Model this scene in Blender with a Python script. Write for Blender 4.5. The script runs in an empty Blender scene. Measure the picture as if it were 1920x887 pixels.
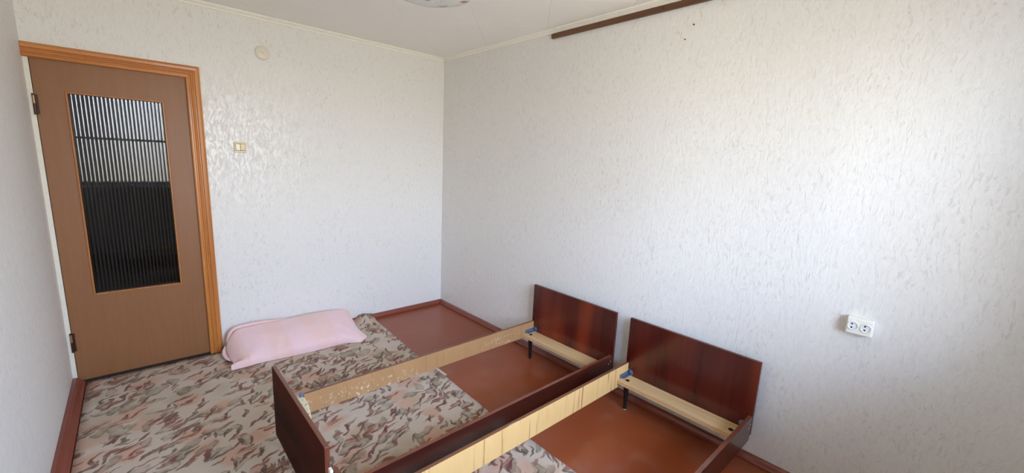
import bpy, bmesh, math, random
from mathutils import Vector, Matrix, noise as mnoise

S = bpy.context.scene
COL = S.collection
random.seed(7)

# ------------------------------------------------------------------ camera
cd = bpy.data.cameras.new('camera'); cam = bpy.data.objects.new('camera', cd); COL.objects.link(cam)
cd.sensor_fit = 'HORIZONTAL'; cd.sensor_width = 36; cd.lens = 14.4853; cd.clip_start = .02
_r = Vector((0.73914339, -0.67202908, 0.04521021)); _u = Vector((0.08822172, 0.16313929, 0.98265075))
_f = Vector((0.66774545, 0.72233128, -0.17987089))
M4 = Matrix((_r, _u, -_f)).transposed().to_4x4()
M4.translation = Vector((-2.35077, -3.63518, 1.54008)); cam.matrix_world = M4
S.camera = cam

# ------------------------------------------------------------------ light: daylight through the window behind the viewer
W = bpy.data.worlds.new('daylight'); S.world = W; W.use_nodes = True
wt = W.node_tree; wt.nodes.clear()
wo = wt.nodes.new('ShaderNodeOutputWorld'); wb = wt.nodes.new('ShaderNodeBackground')
wc = wt.nodes.new('ShaderNodeTexCoord'); ws = wt.nodes.new('ShaderNodeSeparateXYZ')
wr = wt.nodes.new('ShaderNodeValToRGB'); wm = wt.nodes.new('ShaderNodeMapRange')
wt.links.new(wc.outputs['Generated'], ws.inputs[0]); wt.links.new(ws.outputs['Z'], wm.inputs['Value'])
wm.inputs['From Min'].default_value = -1; wm.inputs['From Max'].default_value = 1
wt.links.new(wm.outputs[0], wr.inputs[0]); wt.links.new(wr.outputs[0], wb.inputs[0]); wt.links.new(wb.outputs[0], wo.inputs[0])
cr = wr.color_ramp
cr.elements[0].position = .0;  cr.elements[0].color = (.53, .48, .40, 1)       # sunlit ground
cr.elements[1].position = 1.;  cr.elements[1].color = (.7, 1.0, 1.7, 1)       # zenith
for p, c in ((.47, (.62, .59, .52)), (.52, (1.05, 1.10, 1.18)), (.65, (1.0, 1.2, 1.6))):
    e = cr.elements.new(p); e.color = c + (1,)
wb.inputs[1].default_value = 9.0
pl = bpy.data.lights.new('window_portal', 'AREA'); pl.shape = 'RECTANGLE'; pl.size = 1.59; pl.size_y = 1.30
po = bpy.data.objects.new('window_portal', pl); COL.objects.link(po)
po.location = (-1.255, -4.505, 1.59); po.rotation_euler = (math.radians(90), 0, 0)   # -Z of the lamp looks along +Y
pl.cycles.is_portal = True

S.view_settings.view_transform = 'Standard'; S.view_settings.look = 'None'
S.view_settings.gamma = 1.0; S.view_settings.use_curve_mapping = False
S.view_settings.exposure = 1.13
S.cycles.diffuse_bounces = 8; S.cycles.max_bounces = 16; S.cycles.transmission_bounces = 12

# ------------------------------------------------------------------ node helpers
class NB:
    def __init__(s, name):
        s.m = bpy.data.materials.new(name); s.m.use_nodes = True; s.t = s.m.node_tree
        s.b = s.t.nodes['Principled BSDF']
    def n(s, typ, **kw):
        o = s.t.nodes.new(typ)
        for k, v in kw.items(): setattr(o, k, v)
        return o
    def put(s, sock, v):
        if isinstance(v, bpy.types.NodeSocket): s.t.links.new(v, sock)
        elif isinstance(v, (tuple, list)) and sock.type == 'RGBA': sock.default_value = tuple(v) + ((1,) if len(v) == 3 else ())
        else: sock.default_value = v
    def obj(s): return s.n('ShaderNodeTexCoord').outputs['Object']
    def world(s): return s.n('ShaderNodeNewGeometry').outputs['Position']
    def mapping(s, v, loc=(0,0,0), rot=(0,0,0), scale=(1,1,1)):
        o = s.n('ShaderNodeMapping'); s.put(o.inputs[0], v)
        o.inputs[1].default_value = loc; o.inputs[2].default_value = rot; o.inputs[3].default_value = scale
        return o.outputs[0]
    def noise(s, v, scale, detail=3, rough=.5, dist=0, col=False):
        o = s.n('ShaderNodeTexNoise'); s.put(o.inputs['Vector'], v); o.inputs['Scale'].default_value = scale
        o.inputs['Detail'].default_value = detail; o.inputs['Roughness'].default_value = rough; o.inputs['Distortion'].default_value = dist
        return o.outputs['Color' if col else 'Fac']
    def ramp(s, f, pts):
        o = s.n('ShaderNodeValToRGB'); s.put(o.inputs[0], f); r = o.color_ramp
        r.elements[0].position = pts[0][0]; r.elements[1].position = pts[-1][0]
        for p, c in pts[1:-1]: r.elements.new(p)
        for e, (p, c) in zip(r.elements, pts):
            e.color = (c, c, c, 1) if not isinstance(c, tuple) else c + (1,)
        return o.outputs[0]
    def math(s, op, a, b=0.0, clamp=False):
        o = s.n('ShaderNodeMath', operation=op, use_clamp=clamp); s.put(o.inputs[0], a); s.put(o.inputs[1], b); return o.outputs[0]
    def vmath(s, op, a, b):
        o = s.n('ShaderNodeVectorMath', operation=op); s.put(o.inputs[0], a); s.put(o.inputs[1], b); return o.outputs[0]
    def smooth(s, v, a, b, lo=0., hi=1.):
        o = s.n('ShaderNodeMapRange', interpolation_type='SMOOTHSTEP'); s.put(o.inputs[0], v)
        for k, x in zip((1, 2, 3, 4), (a, b, lo, hi)): o.inputs[k].default_value = x
        return o.outputs[0]
    def mix(s, f, a, b, mode='MIX'):
        o = s.n('ShaderNodeMix', data_type='RGBA', blend_type=mode)
        s.put(o.inputs[0], f); s.put(o.inputs[6], a); s.put(o.inputs[7], b); return o.outputs[2]
    def sep(s, v):
        o = s.n('ShaderNodeSeparateXYZ'); s.put(o.inputs[0], v); return o.outputs
    def bump(s, h, strength=.3, dist=.01):
        o = s.n('ShaderNodeBump'); s.put(o.inputs['Height'], h); o.inputs['Strength'].default_value = strength
        o.inputs['Distance'].default_value = dist; s.t.links.new(o.outputs[0], s.b.inputs['Normal']); return o
    def set(s, color=None, rough=None, spec=None, metal=None, coat=None, trans=None, ior=None, coatr=None, sheen=None):
        for k, v in (('Base Color', color), ('Roughness', rough), ('Specular IOR Level', spec), ('Metallic', metal),
                     ('Coat Weight', coat), ('Transmission Weight', trans), ('IOR', ior), ('Coat Roughness', coatr), ('Sheen Weight', sheen)):
            if v is not None: s.put(s.b.inputs[k], v)
        return s.m

def srgb(r, g, b):
    f = lambda c: (c/255/12.92) if c/255 <= .04045 else ((c/255+.055)/1.055)**2.4
    return (f(r), f(g), f(b))

def plain(name, color, rough=.5, **kw):
    k = NB(name); v = k.noise(k.obj(), 40, 2)
    return k.set(color=k.mix(v, tuple(c*.93 for c in color), tuple(min(1, c*1.06) for c in color)), rough=rough, **kw)

def wallpaper(name, axis, gloss=.0):
    """off-white embossed wallpaper of small upright curls, seams every 53 cm; axis = the horizontal axis of the wall"""
    k = NB(name); p = k.world()
    sx = (1, .15, 1) if axis == 'x' else (.15, 1, 1)
    q = k.mapping(p, scale=sx)
    warp = k.noise(q, 9, 2, col=True)
    qs = k.vmath('ADD', q, k.vmath('MULTIPLY', k.vmath('SUBTRACT', warp, (.5, .5, .5)), (.05, .05, .05)))
    st = k.mapping(qs, scale=(72, 72, 25))
    n1 = k.noise(st, 1, 2.5, .55, .6)
    curls = k.ramp(n1, ((.40, 0.), (.50, .55), (.57, .75), (.66, 1.)))
    marks = k.ramp(k.noise(k.mapping(qs, loc=(3, 5, 1), scale=(84, 84, 27)), 1, 2, .5, .8), ((.57, 0.), (.67, 1.)))
    patch = k.smooth(k.noise(q, 3.2, 2), .40, .62)
    fine = k.noise(p, 420, 2)
    xyz = k.sep(p); u = xyz['X'] if axis == 'x' else xyz['Y']
    fr = k.math('FRACT', k.math('DIVIDE', k.math('ADD', u, 10.0*.53 + (.492 if axis == 'x' else .524)), .53))
    seam = k.math('SUBTRACT', 1.0, k.smooth(k.math('ABSOLUTE', k.math('SUBTRACT', fr, .5)), .0, .0035))
    base = k.mix(k.math('MULTIPLY', curls, .5), srgb(228, 227, 223), srgb(236, 236, 233))
    base = k.mix(k.math('MULTIPLY', marks, k.math('MULTIPLY', k.math('ADD', k.math('MULTIPLY', patch, .6), .4), .32)), base, srgb(186, 180, 170))
    base = k.mix(k.math('MULTIPLY', seam, .12), base, srgb(190, 184, 172))
    h = k.math('ADD', k.math('MULTIPLY', curls, .8), k.math('MULTIPLY', fine, .18))
    h = k.math('SUBTRACT', h, k.math('MULTIPLY', marks, .7))
    h = k.math('SUBTRACT', h, k.math('MULTIPLY', seam, .6))
    k.bump(h, .38, .0016)
    return k.set(color=base, rough=k.smooth(curls, .2, .8, .62 - gloss*.1, .50 - gloss), spec=.4)

M = {}
M['paper_back'] = wallpaper('wallpaper_back', 'x', .24)
M['paper_right'] = wallpaper('wallpaper_right', 'y')

def carpet_mat():
    k = NB('leaf_print_carpet'); p = k.mapping(k.world(), scale=(1.32, 1.32, 0))
    wv = k.vmath('MULTIPLY', k.vmath('SUBTRACT', k.noise(p, 8, 1.5, col=True), (.5, .5, .5)), (.13, .13, 0))
    wv2 = k.vmath('MULTIPLY', k.vmath('SUBTRACT', k.noise(p, 38, 2, col=True), (.5, .5, .5)), (.016, .016, 0))
    pw = k.vmath('ADD', k.vmath('ADD', p, wv), wv2)
    edge = k.noise(p, 90, 2)
    wash = k.noise(p, 16, 2)                                        # watercolour unevenness of the print
    def layer(ang, L, Wd, thr, prob, loc, soft=.06, shift=None):
        v = pw if shift is None else k.vmath('ADD', pw, shift)
        q = k.mapping(v, loc=loc, rot=(0, 0, -math.radians(ang)))
        q = k.mapping(q, scale=(1/L, 1/Wd, 0))
        o = k.n('ShaderNodeTexVoronoi', voronoi_dimensions='2D', feature='F1'); k.put(o.inputs['Vector'], q); o.inputs['Scale'].default_value = 1
        o.inputs['Randomness'].default_value = .9
        d = k.math('ADD', o.outputs['Distance'], k.math('MULTIPLY', k.math('SUBTRACT', edge, .5), .13))
        mk = k.math('SUBTRACT', 1.0, k.smooth(d, thr - soft, thr + soft))
        rnd = k.sep(o.outputs['Color'])
        on = k.math('LESS_THAN', rnd[0], prob)
        return k.math('MULTIPLY', mk, on), rnd[1]
    c = k.mix(k.noise(p, 5, 2), srgb(194, 178, 158), srgb(208, 194, 176))
    m, r = layer(25, .26, .19, .40, .55, (1, 2, 0), .16);  c = k.mix(k.math('MULTIPLY', m, .72), c, srgb(200, 152, 126))
    m, r = layer(60, .26, .20, .36, .45, (5, 1, 0), .18);  c = k.mix(k.math('MULTIPLY', m, .5), c, srgb(176, 162, 134))
    # leaves: a wash that darkens towards one edge
    for ang, L, Wd, loc, pr in ((38, .26, .12, (2, 7, 0), .32), (8, .25, .10, (8, 3, 0), .26), (75, .22, .11, (4.3, 9, 0), .22)):
        md, r = layer(ang, L, Wd, .33, pr, loc, .03)
        ml, r2 = layer(ang, L, Wd, .27, pr, loc, .16, shift=(-.005, -.010, 0))
        c = k.mix(k.math('MULTIPLY', md, k.smooth(wash, .25, .7, .25, .75)), c, k.mix(r, srgb(140, 128, 104), srgb(160, 146, 122)))
        rim = k.math('MULTIPLY', md, k.math('SUBTRACT', 1.0, ml))
        c = k.mix(k.math('MULTIPLY', rim, k.smooth(wash, .35, .6, .15, .8)), c, srgb(98, 78, 58))
    # brush strokes
    for ang, L, Wd, loc, pr, col in ((30, .25, .052, (3, 4, 0), .26, (124, 72, 56)), (12, .25, .040, (7, 6, 0), .24, (146, 92, 70)),
                                     (55, .22, .050, (9, 2, 0), .22, (112, 62, 50)), (82, .18, .046, (1.5, 8, 0), .18, (104, 76, 58)),
                                     (40, .23, .034, (6.1, 5.2, 0), .22, (98, 78, 58)), (18, .18, .056, (2.7, 1.3, 0), .16, (150, 100, 78))):
        m, r = layer(ang, L, Wd, .27, pr, loc, .035)
        c = k.mix(k.math('MULTIPLY', m, k.smooth(wash, .3, .6, .55, .92)), c, srgb(*col))
    pile = k.noise(p, 520, 2)
    c = k.mix(.30, c, k.ramp(pile, ((.3, .25), (.7, .75))), 'OVERLAY')
    k.bump(pile, .5, .004)
    return k.set(color=c, rough=.95, spec=.1, sheen=.15)
M['carpet'] = carpet_mat()

def wood(name, c0, c1, axis, stretch=14, rough=.35, coat=0, knots=None, fine=.25, bands=None, coatr=.1, spec=.5):
    """grain runs along axis (0, 1, 2) in world space"""
    k = NB(name); p = k.world()
    sc = [stretch]*3; sc[axis] = stretch*.05
    n1 = k.noise(k.mapping(p, scale=tuple(sc)), 1, 4, .6, .8)
    sc2 = [s*9 for s in sc]; n2 = k.noise(k.mapping(p, scale=tuple(sc2)), 1, 3, .6)
    f = k.math('ADD', k.math('MULTIPLY', k.smooth(n1, .3, .7), 1-fine), k.math('MULTIPLY', n2, fine))
    c = k.mix(f, c0, c1)
    if bands:
        sc3 = [bands[0]]*3; sc3[axis] = .35
        b = k.smooth(k.noise(k.mapping(p, loc=bands[3] if len(bands) > 3 else (0, 0, 0), scale=tuple(sc3)), 1, 1.5), .5, .72)
        c = k.mix(k.math('MULTIPLY', b, bands[1]), c, bands[2])
    if knots:
        o = k.n('ShaderNodeTexVoronoi', feature='F1'); s4 = [7]*3; s4[axis] = 2.2
        k.put(o.inputs['Vector'], k.mapping(p, scale=tuple(s4))); o.inputs['Scale'].default_value = 1
        kn = k.math('SUBTRACT', 1, k.smooth(o.outputs['Distance'], .05, .16)); c = k.mix(kn, c, knots)
    k.bump(n2, .12, .002)
    return k.set(color=c, rough=rough, coat=coat, coatr=coatr, spec=spec)

M['mahogany'] = wood('mahogany_veneer_upright', srgb(56, 11, 8), srgb(88, 23, 15), 2, 9, .24, .35, bands=(3.4, .85, srgb(134, 50, 25)), coatr=.08)
M['head_edge'] = plain('dark_headboard_edge', srgb(78, 32, 24), .35)
M['mahogany_foot'] = wood('mahogany_veneer_footboard', srgb(34, 10, 7), srgb(80, 28, 16), 1, 9, .40, 0, spec=.14)
M['mahogany_foot'].node_tree.nodes['Principled BSDF'].inputs['IOR'].default_value = 1.14   # dull old lacquer
M['mahogany_rail'] = wood('mahogany_veneer_rail', srgb(46, 17, 12), srgb(72, 28, 18), 0, 12, .28, .4)
M['edge'] = wood('brown_lacquered_edge', srgb(92, 46, 30), srgb(124, 68, 46), 1, 10, .30, .3)

def worn_edge():
    k = NB('worn_brown_rail_edge'); p = k.world()
    c = k.mix(k.noise(k.mapping(p, scale=(2, 30, 30)), 1, 3), srgb(96, 56, 36), srgb(132, 84, 58))
    w = k.smooth(k.noise(k.mapping(p, scale=(5, 30, 20)), 1, 4, .6), .56, .62)
    lim = k.smooth(k.sep(p)['X'], -.75, -.95)
    c = k.mix(k.math('MULTIPLY', k.math('MULTIPLY', w, lim), .8), c, srgb(188, 168, 146))
    return k.set(color=c, rough=.4)
M['worn_edge'] = worn_edge()

def bare_rail(name, c0, c1, streak, flecks):
    k = NB(name); p = k.world()
    n1 = k.noise(k.mapping(p, scale=(9, 3, 2.0)), 1, 4, .6, .4); n2 = k.noise(k.mapping(p, scale=(150, 20, 18)), 1, 3)
    c = k.mix(k.math('ADD', k.math('MULTIPLY', n1, .7), k.math('MULTIPLY', n2, .3)), c0, c1)
    s = k.smooth(k.noise(k.mapping(p, scale=(46, 1, 1.6)), 1, 3, .6), .57, .70)
    c = k.mix(k.math('MULTIPLY', s, streak), c, srgb(138, 92, 52))
    if flecks:
        fl = k.smooth(k.noise(k.mapping(p, scale=(75, 1, 60)), 1, 3, .7), .57, .66)
        reg = k.math('MULTIPLY', k.smooth(k.noise(k.mapping(p, scale=(3.2, 1, 3)), 1, 2), .44, .58), k.smooth(k.sep(p)['Z'], .255, .235))
        c = k.mix(k.math('MULTIPLY', k.math('MULTIPLY', fl, reg), .6), c, srgb(232, 222, 204))
    k.bump(n2, .15, .001)
    return k.set(color=c, rough=.5)
M['rail_tan'] = bare_rail('bare_tan_rail_face', srgb(158, 118, 76), srgb(190, 150, 104), .3, True)
M['rail_pine'] = bare_rail('bare_pine_rail_face', srgb(210, 168, 104), srgb(232, 196, 134), .75, False)
M['slat'] = wood('bare_pine_slat', srgb(196, 160, 112), srgb(218, 186, 140), 1, 22, .55)
M['leg'] = plain('black_leg_lacquer', srgb(24, 19, 18), .35)
M['steel'] = plain('blued_steel', srgb(112, 126, 150), .4, metal=.5)
M['bolt'] = plain('dark_bolt', srgb(48, 42, 40), .4, metal=.5)
M['screw'] = plain('bright_screw', srgb(190, 188, 182), .3, metal=.7)
M['chip'] = plain('white_leg_tip', srgb(206, 200, 192), .6)

M['pine_frame'] = wood('varnished_pine_upright', srgb(170, 100, 42), srgb(202, 134, 66), 2, 22, .36, .1, knots=srgb(104, 52, 22))
M['pine_frame_h'] = wood('varnished_pine_level', srgb(172, 102, 44), srgb(202, 134, 68), 0, 22, .36, .1, knots=srgb(104, 52, 22))
M['door'] = wood('brown_laminate_door', srgb(134, 90, 56), srgb(146, 101, 65), 2, 60, .42, 0, fine=.6, spec=.4)
M['bead'] = wood('orange_glazing_bead', srgb(158, 98, 48), srgb(184, 122, 64), 2, 30, .35)
M['jamb'] = plain('white_jamb_paint', srgb(226, 222, 208), .45)
M['hinge'] = plain('dark_brown_hinge', srgb(62, 34, 22), .4, metal=.3)
M['hinge_pin'] = plain('worn_hinge_pin', srgb(150, 120, 90), .35, metal=.4)
M['dark'] = plain('threshold_gap_shade', srgb(34, 26, 22), .7)  # shade of the gap under the door leaf, put into the colour
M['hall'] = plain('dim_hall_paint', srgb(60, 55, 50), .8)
M['base'] = wood('red_brown_painted_skirting', srgb(122, 58, 42), srgb(134, 66, 48), 0, 6, .30, .2)

def floor_mat():
    k = NB('red_brown_floor_paint'); p = k.world()
    c = k.mix(k.noise(p, 3, 4), srgb(132, 64, 34), srgb(150, 77, 43))
    sp = k.smooth(k.noise(p, 60, 2, .5), .735, .76)
    c = k.mix(k.math('MULTIPLY', sp, .5), c, srgb(190, 150, 120))
    dust = k.smooth(k.noise(p, 5, 4), .5, .75)
    c = k.mix(k.math('MULTIPLY', dust, .10), c, srgb(190, 170, 155))
    k.bump(k.noise(p, 90, 3), .10, .001)
    return k.set(color=c, rough=k.math('ADD', .30, k.math('MULTIPLY', dust, .15)), spec=.45)
M['floor'] = floor_mat()

def ceil_mat():
    k = NB('cream_foam_ceiling_tile'); p = k.world()
    n = k.noise(p, 160, 2); c = k.mix(k.noise(p, 2, 3), srgb(243, 242, 235), srgb(247, 246, 241))
    k.bump(n, .25, .0012)
    return k.set(color=c, rough=.75, spec=.3)
M['ceiling'] = ceil_mat()
M['cornice'] = plain('cream_cornice', srgb(244, 241, 230), .6)
M['lath'] = wood('dark_brown_lath', srgb(88, 56, 34), srgb(112, 74, 46), 1, 14, .45)
M['switch'] = plain('ivory_plastic', srgb(220, 206, 168), .3)
M['switch_key'] = plain('yellowed_ivory_plastic', srgb(214, 198, 150), .22)
M['socket'] = plain('white_plastic', srgb(240, 240, 230), .3)
M['socket_well'] = plain('pale_plastic_well', srgb(226, 232, 236), .3)
M['black'] = plain('black_hole', srgb(14, 14, 16), .7)
M['cover'] = plain('painted_box_cover', srgb(226, 218, 204), .35)
M['groove'] = plain('grey_shadow_gap', srgb(120, 112, 98), .7)

def glass_reed():
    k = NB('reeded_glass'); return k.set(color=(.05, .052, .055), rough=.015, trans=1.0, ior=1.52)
M['reeded'] = glass_reed()
def lamp_glass():
    k = NB('printed_lamp_glass'); p = k.obj()
    f = k.smooth(k.noise(p, 14, 2, .5, .5), .62, .68)
    return k.set(color=k.mix(f, srgb(214, 218, 216), srgb(150, 84, 72)), rough=.15, spec=.6)
M['lamp_glass'] = lamp_glass()
M['brass'] = plain('lamp_metal', srgb(170, 160, 140), .3, metal=.8)

def pillow_mat():
    k = NB('pink_terry_cloth'); p = k.obj()
    # woven bands and a faint tone-on-tone print
    x = k.sep(p)['X']
    b = k.smooth(k.noise(k.mapping(p, scale=(7, .6, .6)), 1, 1.5), .48, .56)
    pr = k.smooth(k.noise(p, 26, 2, .5, 1.2), .52, .60)
    c = k.mix(k.math('MULTIPLY', b, .55), srgb(240, 207, 208), srgb(238, 200, 188))
    c = k.mix(k.math('MULTIPLY', pr, .28), c, srgb(236, 214, 222))
    k.bump(k.math('ADD', k.noise(p, 380, 2), k.math('MULTIPLY', k.noise(p, 22, 3), 1.2)), .4, .004)
    return k.set(color=c, rough=.9, spec=.15, sheen=.3)
M['pillow'] = pillow_mat()
def foam_mat():
    k = NB('speckled_cream_foam'); p = k.world()
    f = k.smooth(k.noise(p, 75, 2, .6), .60, .66)
    k.bump(k.noise(p, 160, 2), .5, .003)
    return k.set(color=k.mix(k.math('MULTIPLY', f, .9), srgb(232, 222, 188), srgb(96, 92, 78)), rough=.85)
M['foam'] = foam_mat()
M['win_frame'] = plain('white_window_paint', srgb(236, 236, 232), .4)
def win_glass():
    k = NB('window_glass')
    t = k.n('ShaderNodeBsdfTransparent'); g = k.n('ShaderNodeBsdfGlossy'); g.inputs['Roughness'].default_value = .02
    fr = k.n('ShaderNodeFresnel'); fr.inputs[0].default_value = 1.35
    mx = k.n('ShaderNodeMixShader'); k.t.links.new(fr.outputs[0], mx.inputs[0])
    k.t.links.new(t.outputs[0], mx.inputs[1]); k.t.links.new(g.outputs[0], mx.inputs[2])
    k.t.links.new(mx.outputs[0], k.t.nodes['Material Output'].inputs[0])
    return k.m
M['win_glass'] = win_glass()

# ------------------------------------------------------------------ mesh helpers
def box(bm, lo, hi, mi=0):
    lo = Vector(lo); hi = Vector(hi)
    r = bmesh.ops.create_cube(bm, size=1, matrix=Matrix.Translation((lo+hi)/2) @ Matrix.Diagonal((*(hi-lo), 1)))
    fs = {f for v in r['verts'] for f in v.link_faces}
    for f in fs: f.material_index = mi
    return fs
def cyl(bm, a, b, r0, r1=None, n=16, mi=0):
    a = Vector(a); b = Vector(b); d = b-a; r1 = r0 if r1 is None else r1
    rot = d.to_track_quat('Z', 'Y').to_matrix().to_4x4()
    r = bmesh.ops.create_cone(bm, cap_ends=True, segments=n, radius1=r0, radius2=r1, depth=d.length, matrix=Matrix.Translation((a+b)/2) @ rot)
    for f in {f for v in r['verts'] for f in v.link_faces}: f.material_index = mi
def lathe(bm, prof, c, n=40):
    """profile of (r, z) turned about the vertical through c"""
    rings = []
    for r, z in prof:
        if r < 1e-5: rings.append([bm.verts.new((c[0], c[1], c[2]+z))])
        else: rings.append([bm.verts.new((c[0]+r*math.cos(2*math.pi*i/n), c[1]+r*math.sin(2*math.pi*i/n), c[2]+z)) for i in range(n)])
    for A, B in zip(rings, rings[1:]):
        for i in range(n):
            j = (i+1) % n
            if len(A) == 1 and len(B) == 1: continue
            if len(A) == 1: bm.faces.new((A[0], B[i], B[j]))
            elif len(B) == 1: bm.faces.new((A[i], A[j], B[0]))
            else: bm.faces.new((A[i], A[j], B[j], B[i]))
def sweep(bm, prof, frames):
    """prof: closed list of (a, b); frames: list of functions mapping (a, b) to a point"""
    rings = [[bm.verts.new(f(a, b)) for a, b in prof] for f in frames]
    n = len(prof)
    for A, B in zip(rings, rings[1:]):
        for i in range(n): bm.faces.new((A[i], A[(i+1) % n], B[(i+1) % n], B[i]))
    bm.faces.new(rings[0][::-1]); bm.faces.new(rings[-1])
def obj(name, bm, mats, parent=None, bevel=0, smooth=False, loc=None, segs=2):
    bmesh.ops.recalc_face_normals(bm, faces=bm.faces[:])
    me = bpy.data.meshes.new(name); bm.to_mesh(me); bm.free()
    for m in (mats if isinstance(mats, (list, tuple)) else [mats]): me.materials.append(m)
    o = bpy.data.objects.new(name, me); COL.objects.link(o)
    if parent is not None: o.parent = parent
    if bevel:
        b = o.modifiers.new('bevel', 'BEVEL'); b.width = bevel; b.segments = segs; b.limit_method = 'ANGLE'; b.harden_normals = False
    if smooth:
        for p in me.polygons: p.use_smooth = True
    return o
def boxobj(name, lo, hi, mat, parent=None, bevel=0):
    bm = bmesh.new(); box(bm, lo, hi); return obj(name, bm, mat, parent, bevel)
def tag(o, label=None, cat=None, group=None, kind=None):
    for k, v in (('label', label), ('category', cat), ('group', group), ('kind', kind)):
        if v: o[k] = v
    return o
def thing(name, loc, label, cat, group=None, kind=None):
    """an Empty at the thing's base; parts are built in world coordinates and keep them"""
    o = bpy.data.objects.new(name, None); COL.objects.link(o); o.location = loc; o.empty_display_size = .05
    return tag(o, label, cat, group, kind)
def adopt(root):
    """put the parts of an Empty (built in world coordinates) at rest relative to it"""
    for ch in [o for o in COL.objects if o.parent == root]:
        ch.matrix_parent_inverse = Matrix.Translation(-root.location)

H = 2.5; WX = -2.747; NY = -4.30          # ceiling height, left wall, window wall
# ------------------------------------------------------------------ room shell
tag(boxobj('floor', (WX-.15, NY-.22, -.1), (.15, .15, 0), M['floor']), 'red-brown painted floor running along the right wall', 'floor', kind='structure')

bm = bmesh.new()                                                   # door opening: x -2.735..-2.0, up to 2.03
box(bm, (-1.995, 0, 0), (.15, .12, H)); box(bm, (WX-.15, 0, 2.04), (-1.995, .12, H))
tag(obj('wall_back', bm, M['paper_back']), 'off-white papered wall holding the brown door', 'wall', kind='structure')
tag(boxobj('wall_right', (0, NY-.22, 0), (.12, 0, H), M['paper_right']), 'off-white embossed wall behind the two headboards', 'wall', kind='structure')
tag(boxobj('wall_left', (WX-.12, NY-.22, 0), (WX, 0, H), M['paper_right']), 'off-white papered wall at the left of the door', 'wall', kind='structure')
WL, WR, WB, WT = -2.05, -.46, .94, 2.24                              # window opening in the near wall
bm = bmesh.new()
box(bm, (WX-.12, NY-.22, 0), (WL, NY, H)); box(bm, (WR, NY-.22, 0), (.12, NY, H))
box(bm, (WL, NY-.22, 0), (WR, NY, WB)); box(bm, (WL, NY-.22, WT), (WR, NY, H))
tag(obj('wall_near', bm, M['paper_back']), 'papered window wall opposite the door', 'wall', kind='structure')
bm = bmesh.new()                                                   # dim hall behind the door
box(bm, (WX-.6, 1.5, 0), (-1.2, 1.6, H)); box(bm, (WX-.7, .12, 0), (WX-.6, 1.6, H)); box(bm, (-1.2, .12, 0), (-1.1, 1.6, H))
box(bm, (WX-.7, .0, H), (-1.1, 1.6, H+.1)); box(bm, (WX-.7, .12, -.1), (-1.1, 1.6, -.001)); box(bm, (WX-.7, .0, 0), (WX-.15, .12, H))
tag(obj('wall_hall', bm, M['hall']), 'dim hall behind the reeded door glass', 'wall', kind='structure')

# ceiling slab with diagonal foam tiles as pieces
ceil = tag(boxobj('ceiling', (WX-.15, NY-.22, H), (.15, .15, H+.1), M['ceiling']), 'cream ceiling of diagonal foam tiles', 'ceiling', kind='structure')
def clip(poly, lo, hi):
    for ax, val, sgn in ((0, lo[0], 1), (0, hi[0], -1), (1, lo[1], 1), (1, hi[1], -1)):
        out = []
        for i, p in enumerate(poly):
            q = poly[(i+1) % len(poly)]; dp = sgn*(p[ax]-val); dq = sgn*(q[ax]-val)
            if dp >= 0: out.append(p)
            if dp*dq < 0:
                t = dp/(dp-dq); out.append((p[0]+t*(q[0]-p[0]), p[1]+t*(q[1]-p[1])))
        poly = out
        if len(poly) < 3: return None
    return poly
PT = .706; g = .0004
for i in range(-8, 3):                                             # s = x + y
    for j in range(-5, 8):                                         # d = x - y
        s0 = -.83 + PT*i + g; s1 = -.83 + PT*(i+1) - g; d0 = -.04 + PT*j + g; d1 = -.04 + PT*(j+1) - g
        poly = clip([((s+d)/2, (s-d)/2) for s, d in ((s0, d0), (s1, d0), (s1, d1), (s0, d1))], (WX, NY), (0, 0))
        if not poly: continue
        a = sum(poly[k][0]*poly[(k+1) % len(poly)][1]-poly[(k+1) % len(poly)][0]*poly[k][1] for k in range(len(poly)))/2
        if abs(a) < .002: continue
        cx = sum(p[0] for p in poly)/len(poly); cy = sum(p[1] for p in poly)/len(poly)
        bm = bmesh.new(); zz = random.uniform(.0096, .0102)
        tx, ty = random.uniform(-.0006, .0006), random.uniform(-.0006, .0006)
        top = [bm.verts.new((x, y, H)) for x, y in poly]; 
        mid = [bm.verts.new((x, y, H-zz+.002+tx*(x-cx)+ty*(y-cy))) for x, y in poly]
        low = [bm.verts.new((cx+(x-cx)*.993, cy+(y-cy)*.993, H-zz+tx*(x-cx)+ty*(y-cy))) for x, y in poly]
        n = len(poly)
        for k in range(n):
            bm.faces.new((top[k], top[(k+1) % n], mid[(k+1) % n], mid[k])); bm.faces.new((mid[k], mid[(k+1) % n], low[(k+1) % n], low[k]))
        bm.faces.new(low); bm.faces.new(top[::-1])
        obj('ceiling_tile', bm, M['ceiling'], ceil)

# cornice: (a = out of the wall, b = down from the ceiling)
CP = [(0, 0), (.030, 0), (.030, .008), (.024, .012), (.018, .017), (.010, .022), (.010, .030), (0, .030)]
def cornice(name, label, fr):
    bm = bmesh.new(); sweep(bm, CP, fr); tag(obj(name, bm, M['cornice']), label, 'cornice', kind='structure')
zc = H-.009
cornice('trim_1', 'cream cornice between ceiling and door wall', [lambda a, b: (WX, -a, zc-b), lambda a, b: (-a*.0, -a, zc-b)])
cornice('trim_2', 'cream cornice between ceiling and right wall', [lambda a, b: (-a, 0, zc-b), lambda a, b: (-a, NY, zc-b)])
cornice('trim_3', 'cream cornice between ceiling and left wall', [lambda a, b: (WX+a, 0, zc-b), lambda a, b: (WX+a, NY, zc-b)])

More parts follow.
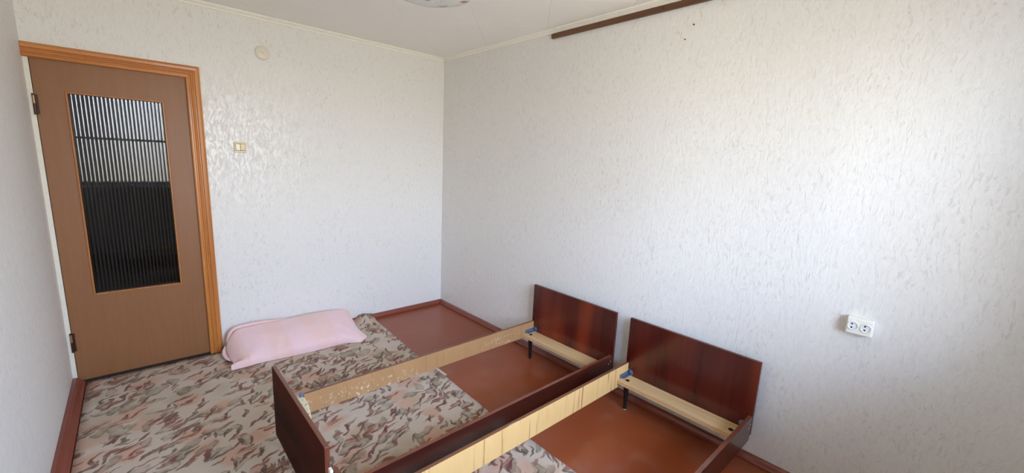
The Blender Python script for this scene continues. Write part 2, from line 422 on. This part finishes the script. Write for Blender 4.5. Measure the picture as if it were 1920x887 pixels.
# skirting boards (a = out of the wall, b = up)
def skirting(name, label, P, fr):
    bm = bmesh.new(); sweep(bm, P, fr); tag(obj(name, bm, M['base'], bevel=.002), label, 'skirting', kind='structure')
SP = [(0, 0), (.036, 0), (.036, .012), (.030, .016), (.022, .034), (.014, .040), (0, .040)]
skirting('baseboard_back', 'red-brown skirting board under the light switch wall', SP, [lambda a, b: (-1.953, -a, b), lambda a, b: (0, -a, b)])
skirting('baseboard_right', 'red-brown skirting board behind the two headboards', SP, [lambda a, b: (-a, 0, b), lambda a, b: (-a, NY, b)])
SL = [(0, 0), (.056, 0), (.056, .014), (.044, .024), (.030, .044), (.018, .052), (0, .052)]
skirting('baseboard_left', 'red-brown skirting board along the left wall', SL, [lambda a, b: (WX+a, -.005, b), lambda a, b: (WX+a, NY, b)])

# window in the near wall (behind the viewer): frame, mullion, transom, panes, sill
win = thing('window_1', (WL, NY-.11, WB), 'white painted window opposite the door', 'window', kind='structure')
bm = bmesh.new(); y0, y1 = NY-.14, NY-.08
box(bm, (WL, y0, WB), (WL+.06, y1, WT)); box(bm, (WR-.06, y0, WB), (WR, y1, WT))
box(bm, (WL, y0, WB), (WR, y1, WB+.06)); box(bm, (WL, y0, WT-.06), (WR, y1, WT))
obj('window_frame', bm, M['win_frame'], win, .004)
boxobj('mullion', (-1.295, y0, WB+.06), (-1.215, y1, WT-.06), M['win_frame'], win, .004)
boxobj('transom', (WL+.06, y0+.005, 1.575), (WR-.06, y1-.005, 1.605), M['win_frame'], win, .003)
for xa, xb in ((WL+.06, -1.295), (-1.215, WR-.06)):
    for za, zb in ((WB+.06, 1.575), (1.605, WT-.06)):
        boxobj('pane', (xa, NY-.112, za), (xb, NY-.108, zb), M['win_glass'], win)
boxobj('window_sill', (WL, NY-.08, WB-.04), (WR, NY+.12, WB+.004), M['win_frame'], win, .006)
adopt(win)

# ------------------------------------------------------------------ door
DL, DR, DT = -2.722, -2.033, 1.990                                 # leaf
GL, GR, GB, GT = -2.601, -2.156, .577, 1.822                       # outer edge of the glazing bead
door = thing('door_1', (DL, 0, 0), 'brown laminate door with a tall reeded glass panel', 'door', kind='structure')
bm = bmesh.new(); ya, yb = 0.004, .044
box(bm, (DL, ya, .022), (GL, yb, DT)); box(bm, (GR, ya, .022), (DR, yb, DT))
box(bm, (GL, ya, .022), (GR, yb, GB)); box(bm, (GL, ya, GT), (GR, yb, DT))
obj('door_leaf', bm, M['door'], door)
bw = .010
for lo, hi in (((GL, -.004, GB), (GL+bw, .018, GT)), ((GR-bw, -.004, GB), (GR, .018, GT)),
               ((GL+bw, -.004, GB), (GR-bw, .018, GB+bw)), ((GL+bw, -.004, GT-bw), (GR-bw, .018, GT))):
    boxobj('glazing_bead', lo, hi, M['bead'], door, .003)
# reeded pane: shallow convex flutes facing the room
bm = bmesh.new(); pitch = .01835; x0, x1 = GL+bw-.002, GR-bw+.002; n = int((x1-x0)/pitch); R = .037
cols = []; 
def flute(t): return math.sqrt(R*R-(t*pitch)**2) - math.sqrt(R*R-(pitch/2)**2)
xs = []
for i in range(n+1):
    for t in (-.5, -.375, -.25, -.125, 0, .125, .25, .375):
        x = x0 + (i+.5+t)*pitch
        if x < x1: xs.append((x, flute(t)))
xs.append((x1, 0))
fr = []
for x, d in xs:
    fr.append([bm.verts.new((x, .020-d, GB+bw-.002)), bm.verts.new((x, .020-d, GT-bw+.002)), bm.verts.new((x, .024, GT-bw+.002)), bm.verts.new((x, .024, GB+bw-.002))])
for A, B in zip(fr, fr[1:]):
    for i in range(4): bm.faces.new((A[i], A[(i+1) % 4], B[(i+1) % 4], B[i]))
bm.faces.new(fr[0]); bm.faces.new(fr[-1][::-1])
bm.normal_update()
bmesh.ops.recalc_face_normals(bm, faces=bm.faces[:])
bmesh.ops.split_edges(bm, edges=[e for e in bm.edges if len(e.link_faces) == 2 and e.calc_face_angle() > .7])
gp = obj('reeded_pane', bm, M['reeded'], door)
for p in gp.data.polygons: p.use_smooth = abs(p.normal.y) > .5 and p.normal.y < 0
for z0, z1 in ((1.678, 1.794), (.223, .350)):
    zm = (z0+z1)/2; bm = bmesh.new()
    cyl(bm, (DL-.004, -.006, z0), (DL-.004, -.006, z1), .0062, n=14); box(bm, (DL-.004, -.003, z0+.004), (DL+.012, .003, z1-.004))
    hg = obj('hinge', bm, M['hinge'], door, smooth=False)
    bm = bmesh.new(); cyl(bm, (DL-.004, -.0075, zm+.004), (DL-.004, -.0075, z1-.01), .0058, n=12)
    obj('hinge_pin', bm, M['hinge_pin'], hg)
adopt(door)
# white jamb at the hinge side, threshold with the shade of the gap painted in
bm = bmesh.new(); box(bm, (WX, -.001, .03), (DL-.003, .06, 2.0)); box(bm, (DL-.003, .046, .022), (DL+.02, .06, 2.0))
tag(obj('trim_4', bm, M['jamb'], bevel=.002), 'white painted jamb strip between left wall and door hinges', 'door jamb', kind='structure')
tag(boxobj('trim_5', (WX, .012, 0), (-1.995, .12, .021), M['dark']), 'threshold strip under the door, coloured dark for the shaded gap', 'threshold', kind='structure')
# pine architrave: moulded section (a = across, from the opening outwards; b = proud of the wall)
AP = [(0, 0), (0, .014), (.006, .018), (.014, .018), (.019, .013), (.023, .013), (.028, .020), (.036, .022), (.041, .016), (.045, .016),
      (.050, .023), (.064, .024), (.072, .021), (.078, .014), (.078, 0)]
arch = thing('trim_6', (-2.03, 0, 0), 'varnished orange pine moulding around the brown door', 'door frame', kind='structure')
xi, zi = -2.033, 1.990
bm = bmesh.new(); sweep(bm, AP, [lambda a, b: (xi+a, -b, .012), lambda a, b: (xi+a, -b, zi+a)])
obj('side_moulding', bm, M['pine_frame'], arch)
bm = bmesh.new(); sweep(bm, AP, [lambda a, b: (WX+.001, -b, zi+a), lambda a, b: (xi+a, -b, zi+a)])
obj('head_moulding', bm, M['pine_frame_h'], arch)
boxobj('door_stop', (DR, .046, .022), (-1.995, .10, 2.04), M['pine_frame'], arch)
boxobj('lining', (DR+.001, .001, .022), (-1.995, .045, 1.995), M['pine_frame'], arch)
boxobj('head_lining', (WX, .001, 1.993), (-1.995, .10, 2.04), M['pine_frame_h'], arch)
adopt(arch)

# ------------------------------------------------------------------ carpet: sheet over the left of the room, its back corner rucked up on the skirting
bm = bmesh.new(); NX, NYc = 44, 100
def edge_x(y):
    pts = ((0, -.770), (-.6, -.800), (-1.0, -.826), (-1.25, -.820), (-1.85, -.846), (-2.25, -.828), (-3, -.822), (-4.5, -.82))
    for (ya, xa), (yb, xb) in zip(pts, pts[1:]):
        if yb <= y <= ya: return xa + (xb-xa)*(y-ya)/(yb-ya)
    return -.82
grid = []
for j in range(NYc+1):
    v = j/NYc; row = []
    y = -.040 + (NY+.06)*v
    for i in range(NX+1):
        u = i/NX; xl = WX+.060; yy = y
        xr = edge_x(y) + .0035*mnoise.noise(Vector((0, y*14, 0)))
        x = xl + (xr-xl)*u; z = .008
        z += .0015*mnoise.noise(Vector((x*6, y*6, 2)))
        # the free corner climbs the back skirting; at the door the sheet runs on to the threshold
        if x > -1.02 and y > -.125:
            t = (y+.125)/.085; w = min(1, (x+1.02)/.12)
            z += w*t*t*.036; yy = y + w*t*.020
        if x < -1.96: yy = y + .034*max(0, 1-(-y-.04)/.2)
        # ruck at its free corner
        dx, dy = x-(-.86), y-(-.06); r2 = dx*dx/.0050 + dy*dy/.0040
        z += .030*math.exp(-r2)*(1+.5*mnoise.noise(Vector((x*40, y*40, 0))))
        row.append(bm.verts.new((x, yy, z)))
    grid.append(row)
for j in range(NYc):
    for i in range(NX): bm.faces.new((grid[j][i], grid[j][i+1], grid[j+1][i+1], grid[j+1][i]))
carpet = obj('carpet', bm, M['carpet'], smooth=True)
sm = carpet.modifiers.new('thickness', 'SOLIDIFY'); sm.thickness = .007; sm.offset = -1
tag(carpet, 'beige carpet printed with pink, grey and maroon leaves covering the left of the floor', 'carpet')
# small torn flap of backing on the carpet's edge under the far bed
bm = bmesh.new(); box(bm, (-.826, -1.345, .0085), (-.806, -1.215, .0115))
obj('torn_flap', bm, plain('pale_carpet_backing', srgb(206, 190, 166), .9), carpet, .002)

# ------------------------------------------------------------------ pink pillow
def catmull(P, t):
    n = len(P)-1; s = min(t*n, n-1e-6); i = int(s); f = s-i
    p0 = P[max(i-1, 0)]; p1 = P[i]; p2 = P[i+1]; p3 = P[min(i+2, n)]
    return .5*((2*p1)+(-p0+p2)*f+(2*p0-5*p1+4*p2-p3)*f*f+(-p0+3*p1-3*p2+p3)*f**3)
# stations along the wall: front foot, front shoulder, belly, top, back   (world coordinates)
ST = [
 [(-1.960,-.386,.012), (-1.957,-.374,.044), (-1.940,-.345,.036), (-1.925,-.30,.020), (-1.925,-.22,.016), (-1.91,-.14,.013)],
 [(-1.915,-.392,.012), (-1.912,-.378,.058), (-1.920,-.315,.038), (-1.945,-.215,.058), (-1.948,-.125,.085), (-1.925,-.060,.03)],
 [(-1.850,-.392,.012), (-1.845,-.382,.066), (-1.870,-.290,.090), (-1.885,-.170,.148), (-1.880,-.088,.182), (-1.870,-.046,.10)],
 [(-1.760,-.388,.012), (-1.755,-.375,.070), (-1.750,-.28,.140), (-1.750,-.17,.185), (-1.750,-.090,.196), (-1.75,-.044,.11)],
 [(-1.540,-.415,.012), (-1.540,-.410,.080), (-1.540,-.30,.160), (-1.535,-.18,.196), (-1.530,-.092,.196), (-1.53,-.044,.11)],
 [(-1.360,-.425,.012), (-1.360,-.420,.080), (-1.350,-.30,.162), (-1.340,-.18,.200), (-1.330,-.090,.198), (-1.33,-.044,.11)],
 [(-1.190,-.425,.012), (-1.185,-.415,.070), (-1.180,-.30,.140), (-1.170,-.18,.184), (-1.160,-.088,.190), (-1.16,-.044,.10)],
 [(-1.080,-.475,.012), (-1.070,-.455,.045), (-1.075,-.31,.100), (-1.060,-.18,.150), (-1.040,-.085,.166), (-1.05,-.044,.09)],
 [(-1.020,-.440,.012), (-1.005,-.420,.030), (-1.030,-.30,.060), (-1.025,-.17,.105), (-1.020,-.085,.120), (-1.03,-.046,.06)],
]
ST = [[Vector(p) for p in s] for s in ST]
bm = bmesh.new(); NU, NV = 90, 40; rows = []
for i in range(NU+1):
    u = i/NU; sec = [catmull([s[k] for s in ST], u) for k in range(6)]; row = []
    for j in range(NV+1):
        v = j/NV; p = catmull(sec, v)
        k = math.sin(math.pi*min(1, v*1.15)); fold = math.exp(-((u-.06)/.10)**2)
        w = .006*mnoise.noise(Vector((p.x*9, p.y*9, p.z*14))) + .004*mnoise.noise(Vector((p.x*30, p.y*22, 3)))*(.6+2*fold)
        # soft diagonal creases
        w += .006*math.sin(p.x*26 + p.y*30 + 3*mnoise.noise(Vector((p.x*4, p.y*4, 0))))*fold
        w -= .012*math.exp(-((p.x+1.60-.25*(p.y+.3))/.018)**2)*math.exp(-((p.y+.36)/.07)**2)
        w -= .008*math.exp(-((p.x+1.17+.9*(p.y+.36))/.02)**2)*math.exp(-((p.y+.36)/.08)**2)
        p = p + Vector((0, -.5, .9))*w*k
        p.z = max(p.z, .0115); p.y = min(p.y, -.040)
        row.append(bm.verts.new(p))
    rows.append(row)
for i in range(NU):
    for j in range(NV): bm.faces.new((rows[i][j], rows[i+1][j], rows[i+1][j+1], rows[i][j+1]))
# closed underneath
low = [[bm.verts.new((r[0].co.lerp(r[-1].co, t)).xy.to_3d() + Vector((0, 0, .0115))) for t in (.08, .5, .96)] for r in rows]
for i in range(NU):
    bm.faces.new((rows[i][0], low[i][0], low[i+1][0], rows[i+1][0]))
    for k in range(2): bm.faces.new((low[i][k], low[i][k+1], low[i+1][k+1], low[i+1][k]))
    bm.faces.new((low[i][2], rows[i][-1], rows[i+1][-1], low[i+1][2]))
for r, l in ((rows[0], low[0]), (rows[-1], low[-1])): bm.faces.new(r + l[::-1])
pil = obj('pillow', bm, M['pillow'], smooth=True)
tag(pil, 'crumpled pink pillow lying on the carpet against the wall by the door', 'pillow')
def ribbon(name, path, rad, parent, mat, flat=.5):
    """a soft roll of cloth: tube with an oval section along a path"""
    bm = bmesh.new(); rings = []; N = 10
    for i in range(41):
        t = i/40; p = catmull(path, t); d = (catmull(path, min(1, t+.02))-catmull(path, max(0, t-.02))).normalized()
        side = d.cross(Vector((0, 0, 1))).normalized(); up = side.cross(d)
        r = rad*(.55+.45*math.sin(math.pi*min(1, max(0, t))))
        rings.append([bm.verts.new(p + side*(r*math.cos(2*math.pi*k/N)) + up*(r*flat*math.sin(2*math.pi*k/N))) for k in range(N)])
    for A, B in zip(rings, rings[1:]):
        for k in range(N): bm.faces.new((A[k], A[(k+1) % N], B[(k+1) % N], B[k]))
    bm.faces.new(rings[0][::-1]); bm.faces.new(rings[-1])
    return obj(name, bm, mat, parent, smooth=True)
ribbon('pillowcase_hem', [Vector(p) for p in ((-1.935,-.095,.100), (-1.915,-.075,.160), (-1.88,-.066,.192), (-1.80,-.064,.200), (-1.68,-.068,.199), (-1.55,-.080,.188), (-1.48,-.085,.175))], .019, pil, M['pillow'], .7)
ribbon('pillowcase_flap', [Vector(p) for p in ((-1.945,-.10,.080), (-1.958,-.12,.060), (-1.962,-.16,.038), (-1.952,-.21,.026), (-1.935,-.25,.022))], .017, pil, M['pillow'], .6)

# ------------------------------------------------------------------ beds
def make_bed(yl, yr, face_mat, top_mat, label, tip):
    """single bed frame, head at the right wall; yl = far side, yr = near side"""
    root = thing('bed_frame', (-.98, (yl+yr)/2, 0), label, 'bed', 'bed frames without slats or mattress')
    hx0, hx1 = -.066, -.046
    bm = bmesh.new(); fs = box(bm, (hx0, yr, .172), (hx1, yl, .585))
    for f in fs: f.material_index = 0 if abs(f.normal.x) > .5 else 1
    obj('headboard', bm, [M['mahogany'], M['head_edge']], root, .002)
    fx0, fx1 = (-1.922, -1.903) if not tip else (-1.932, -1.913)
    bm = bmesh.new(); fs = box(bm, (fx0, yr, .100), (fx1, yl, .480 if not tip else .470))
    for f in fs: f.material_index = 0 if abs(f.normal.x) > .5 else 1
    obj('footboard', bm, [M['mahogany_foot'], M['edge']], root, .002)
    zr0, zr1 = (.168 if not tip else .146), .284
    for k, (a, b) in enumerate(((yl-.0205, yl-.001), (yr+.001, yr+.0205))):
        inner = -1 if k == 0 else 1                                 # direction of the bed's inside
        bm = bmesh.new(); fs = box(bm, (-1.786 if k == 0 else -1.90, a, zr0), (hx0-.001, b, zr1))
        for f in fs:
            n = f.normal
            f.material_index = 0 if (abs(n.y) > .5 and n.y*inner > 0) else (2 if n.z > .5 else 1)
        o = obj('side_rail', bm, [face_mat, M['mahogany_rail'], top_mat if k == 0 else M['edge']], root, .0012)
        if k == 0:
            bm = bmesh.new(); box(bm, (-1.806, a+.004, .240), (-1.786, a+.010, .292)); cyl(bm, (-1.796, a-.002, .284), (-1.796, a+.014, .284), .009, n=12)
            obj('rail_hook', bm, M['steel'], o, .001)
        if k == 1:
            for x, z in ((-.086, .246), (-.106, .234)):
                bm = bmesh.new(); cyl(bm, (x, a-.003, z), (x, a+.002, z), .0045, n=10); obj('screw', bm, M['screw'], o)
    for x0, x1 in ((-.185, -.068), (-1.902, -1.846)):
        bm = bmesh.new(); box(bm, (x0, yr+.0215, .175), (x1, yl-.0215, .204))
        sl = obj('cross_slat', bm, M['slat'], root, .002)
        xm = -.143 if x0 > -.8 else -1.872
        for y in (yl-.068, yr+.070):
            bm = bmesh.new(); cyl(bm, (xm, y, .202), (xm, y, .2065), .0125, n=18); obj('bolt', bm, M['bolt'], sl)
        zf = 0.0 if x0 > -.8 else .0085
        for y, s in ((yl-.064, 1), (yr+.066, -1)):
            bm = bmesh.new(); cyl(bm, (xm+.008, y, zf+.006), (xm, y, .175), .0105, .0180, 18)
            lg = obj('leg', bm, M['leg'], root, smooth=False)
            bm = bmesh.new(); cyl(bm, (xm+.008, y, zf), (xm+.008, y, zf+.007), .0085, n=14)
            ft = obj('foot_cap', bm, M['chip'] if tip else M['leg'], lg)
    # galvanised corner brackets: a long plate on the rail above the slat, a rounded ear on the board, hooks
    for x, sx in ((-.067, -1), (-1.902 if not tip else -1.912, 1)):
        for y, sy in ((yl-.0215, -1), (yr+.0215, 1)):
            bm = bmesh.new()
            box(bm, (min(x, x+sx*.095), min(y, y+sy*.003), .2045), (max(x, x+sx*.095), max(y, y+sy*.003), .230))
            box(bm, (min(x, x+sx*.080), min(y, y+sy*.022), .2042), (max(x, x+sx*.080), max(y, y+sy*.022), .207))
            box(bm, (min(x, x+sx*.003), min(y, y+sy*.020), .2045), (max(x, x+sx*.003), max(y, y+sy*.020), .244))
            cyl(bm, (x, y+sy*.018, .223), (x+sx*.003, y+sy*.018, .223), .021, n=20)
            cyl(bm, (x+sx*.003, y+sy*.019, .228), (x+sx*.011, y+sy*.019, .228), .008, n=10)
            for q in (.024, .050, .076): cyl(bm, (x+sx*q, y+sy*.003, .217), (x+sx*q, y+sy*.009, .217), .007, n=10)
            obj('bracket', bm, M['steel'], root, .001)
    adopt(root)
    return root
bed1 = make_bed(-1.450, -2.216, M['rail_tan'], M['edge'], 'dark mahogany bed frame nearer the room corner, with a white-flecked tan inner rail', False)
bed2 = make_bed(-2.320, -3.079, M['rail_pine'], M['worn_edge'], 'dark mahogany bed frame nearer the wall socket, with a bright pine inner rail', True)
bm = bmesh.new(); box(bm, (-1.944, -2.342, .446), (-1.9335, -2.3205, .478))
sc = obj('paper_scrap', bm, M['jamb'], bed2, .002); sc.matrix_parent_inverse = Matrix.Translation(-bed2.location); sc['label'] = 'white paper scrap stuck to the footboard corner'
bed1['group'] = bed2['group'] = 'empty single bed frames'

# cream speckled pad wedged at the foot end of the far bed
bm = bmesh.new()
out = [(-1.904, -1.425), (-1.795, -1.436), (-1.783, -1.470), (-1.788, -1.560), (-1.808, -1.665), (-1.835, -1.77), (-1.904, -1.78)]
rings = []
for z, s in ((.2055, 1.0), (.262, 1.0), (.272, .93)):
    cx = sum(p[0] for p in out)/len(out); cy = sum(p[1] for p in out)/len(out)
    rings.append([bm.verts.new((cx+(x-cx)*s, cy+(y-cy)*s, z)) for x, y in out])
for A, B in zip(rings, rings[1:]):
    for i in range(len(out)): bm.faces.new((A[i], A[(i+1) % len(out)], B[(i+1) % len(out)], B[i]))
bm.faces.new(rings[0][::-1]); bm.faces.new(rings[-1])
tag(obj('padding', bm, M['foam'], bevel=.004), 'cream speckled pad tucked behind the footboard of the far bed', 'padding')

# ------------------------------------------------------------------ wall fittings
sw = thing('light_switch', (-1.7485, 0, 1.55), 'ivory double light switch on the wall beside the door', 'switch')
bm = bmesh.new(); box(bm, (-1.787, -.012, 1.512), (-1.710, 0, 1.587)); obj('switch_plate', bm, M['switch'], sw, .005, segs=3)
boxobj('switch_recess', (-1.779, -.0135, 1.524), (-1.718, -.0115, 1.577), M['groove'], sw)
for xa, xb, tl in ((-1.777, -1.7495, 1), (-1.7475, -1.720, -1)):
    bm = bmesh.new(); box(bm, (xa, -.0175, 1.527), (xb, -.012, 1.574))
    for v in bm.verts:
        if v.co.y < -.015: v.co.y += tl*.0014*(1 if v.co.z > 1.55 else -1)
    obj('rocker', bm, M['switch_key'], sw, .0015)
adopt(sw)

bm = bmesh.new(); lathe(bm, [(0, .014), (.012, .0138), (.030, .012), (.044, .008), (.050, .0035), (.0505, 0), (0, 0)], (0, 0, 0))
jb = obj('junction_box_cover', bm, M['cover'], smooth=True)
jb.matrix_world = Matrix.Translation((-1.568, 0, 2.236)) @ Matrix.Rotation(math.radians(90), 4, 'X')
tag(jb, 'round cream junction box cover high on the wall above the light switch', 'cover')
bm = bmesh.new(); cyl(bm, (0, 0, .0135), (0, 0, .0155), .0028, n=10); obj('screw', bm, M['groove'], jb)

so = thing('wall_socket', (0, -3.416, .887), 'white double wall socket beside the near headboard', 'socket')
def yz(bm, y, z, x0, x1, r, n=28): cyl(bm, (x0, y, z), (x1, y, z), r, n=n)
yc, zc2 = -3.4165, .887
bm = bmesh.new(); box(bm, (-.032, yc-.046, zc2-.037), (0, yc+.046, zc2+.037)); obj('socket_body', bm, M['socket'], so, .005, segs=3)
for dy in (.0225, -.0225):
    # ring wall around a lowered well, two pin holes in each
    bm = bmesh.new(); lathe(bm, [(.0165, 0), (.0165, .0035), (.0200, .0035), (.0205, 0)], (0, 0, 0), 32)
    rg = obj('socket_ring', bm, M['socket'], so, smooth=False)
    rg.matrix_local = Matrix.Translation((-.0318, yc+dy, zc2)) @ Matrix.Rotation(math.radians(-90), 4, 'Y')
    bm = bmesh.new(); yz(bm, yc+dy, zc2, -.0326, -.031, .0165); w = obj('socket_well', bm, M['socket_well'], so)
    for dz in (.0085, -.0085):
        bm = bmesh.new(); yz(bm, yc+dy+.004, zc2+dz, -.0332, -.0318, .0036, 14); obj('pin_hole', bm, M['black'], w)
adopt(so)

lb = thing('wall_lath', (0, -2.9, 2.44), 'dark brown wooden lath under the cornice of the right wall', 'lath')
boxobj('lath_strip', (-.022, NY, 2.424), (0, -1.436, 2.4555), M['lath'], lb, .002)
for y in (-1.475, -1.86, -2.3):
    bm = bmesh.new(); cyl(bm, (-.0232, y, 2.441), (-.0215, y, 2.441), .004, n=10); obj('nail_head', bm, M['bolt'], lb)
adopt(lb)
for i, (y, z) in enumerate(((-2.483, 2.322), (-2.443, 2.252))):
    bm = bmesh.new(); cyl(bm, (0, 0, 0), (-.006, 0, 0), .0045 if i == 0 else .003, .003, n=8)
    o = obj('nail', bm, M['bolt']); o.location = (0, y, z)
    tag(o, ('dark nail stub in the wallpaper just below the brown lath', 'smaller dark nail stub below the other one under the brown lath')[i], 'nail')

# hanging glass plate lamp, only its far rim in view
lp = thing('ceiling_lamp', (-1.398, -2.057, 2.49), 'shallow glass dish lamp hanging from the ceiling', 'lamp')
c = (-1.398, -2.057, 0)
bm = bmesh.new(); lathe(bm, [(0, 2.165), (.06, 2.167), (.12, 2.176), (.165, 2.192), (.180, 2.205), (.181, 2.209), (.176, 2.208), (.160, 2.196), (.118, 2.181), (.06, 2.172), (0, 2.170)], c, 56)
obj('glass_shade', bm, M['lamp_glass'], lp, smooth=True)
bm = bmesh.new(); lathe(bm, [(0, 2.491), (.055, 2.491), (.055, 2.475), (.02, 2.455), (0, 2.455)], c, 28); obj('canopy', bm, M['brass'], lp, smooth=True)
for k in range(3):
    a = 2*math.pi*k/3; bm = bmesh.new()
    cyl(bm, (c[0]+.165*math.cos(a), c[1]+.165*math.sin(a), 2.20), (c[0]+.03*math.cos(a), c[1]+.03*math.sin(a), 2.47), .0022, n=8); obj('chain', bm, M['brass'], lp)
bm = bmesh.new(); cyl(bm, (c[0], c[1], 2.46), (c[0], c[1], 2.33), .012, n=12); cyl(bm, (c[0], c[1], 2.34), (c[0], c[1], 2.29), .02, n=16); obj('lamp_holder', bm, M['brass'], lp)
bm = bmesh.new(); bmesh.ops.create_uvsphere(bm, u_segments=20, v_segments=12, radius=.03, matrix=Matrix.Translation((c[0], c[1], 2.262))); obj('bulb', bm, M['win_frame'], lp, smooth=True)
adopt(lp)
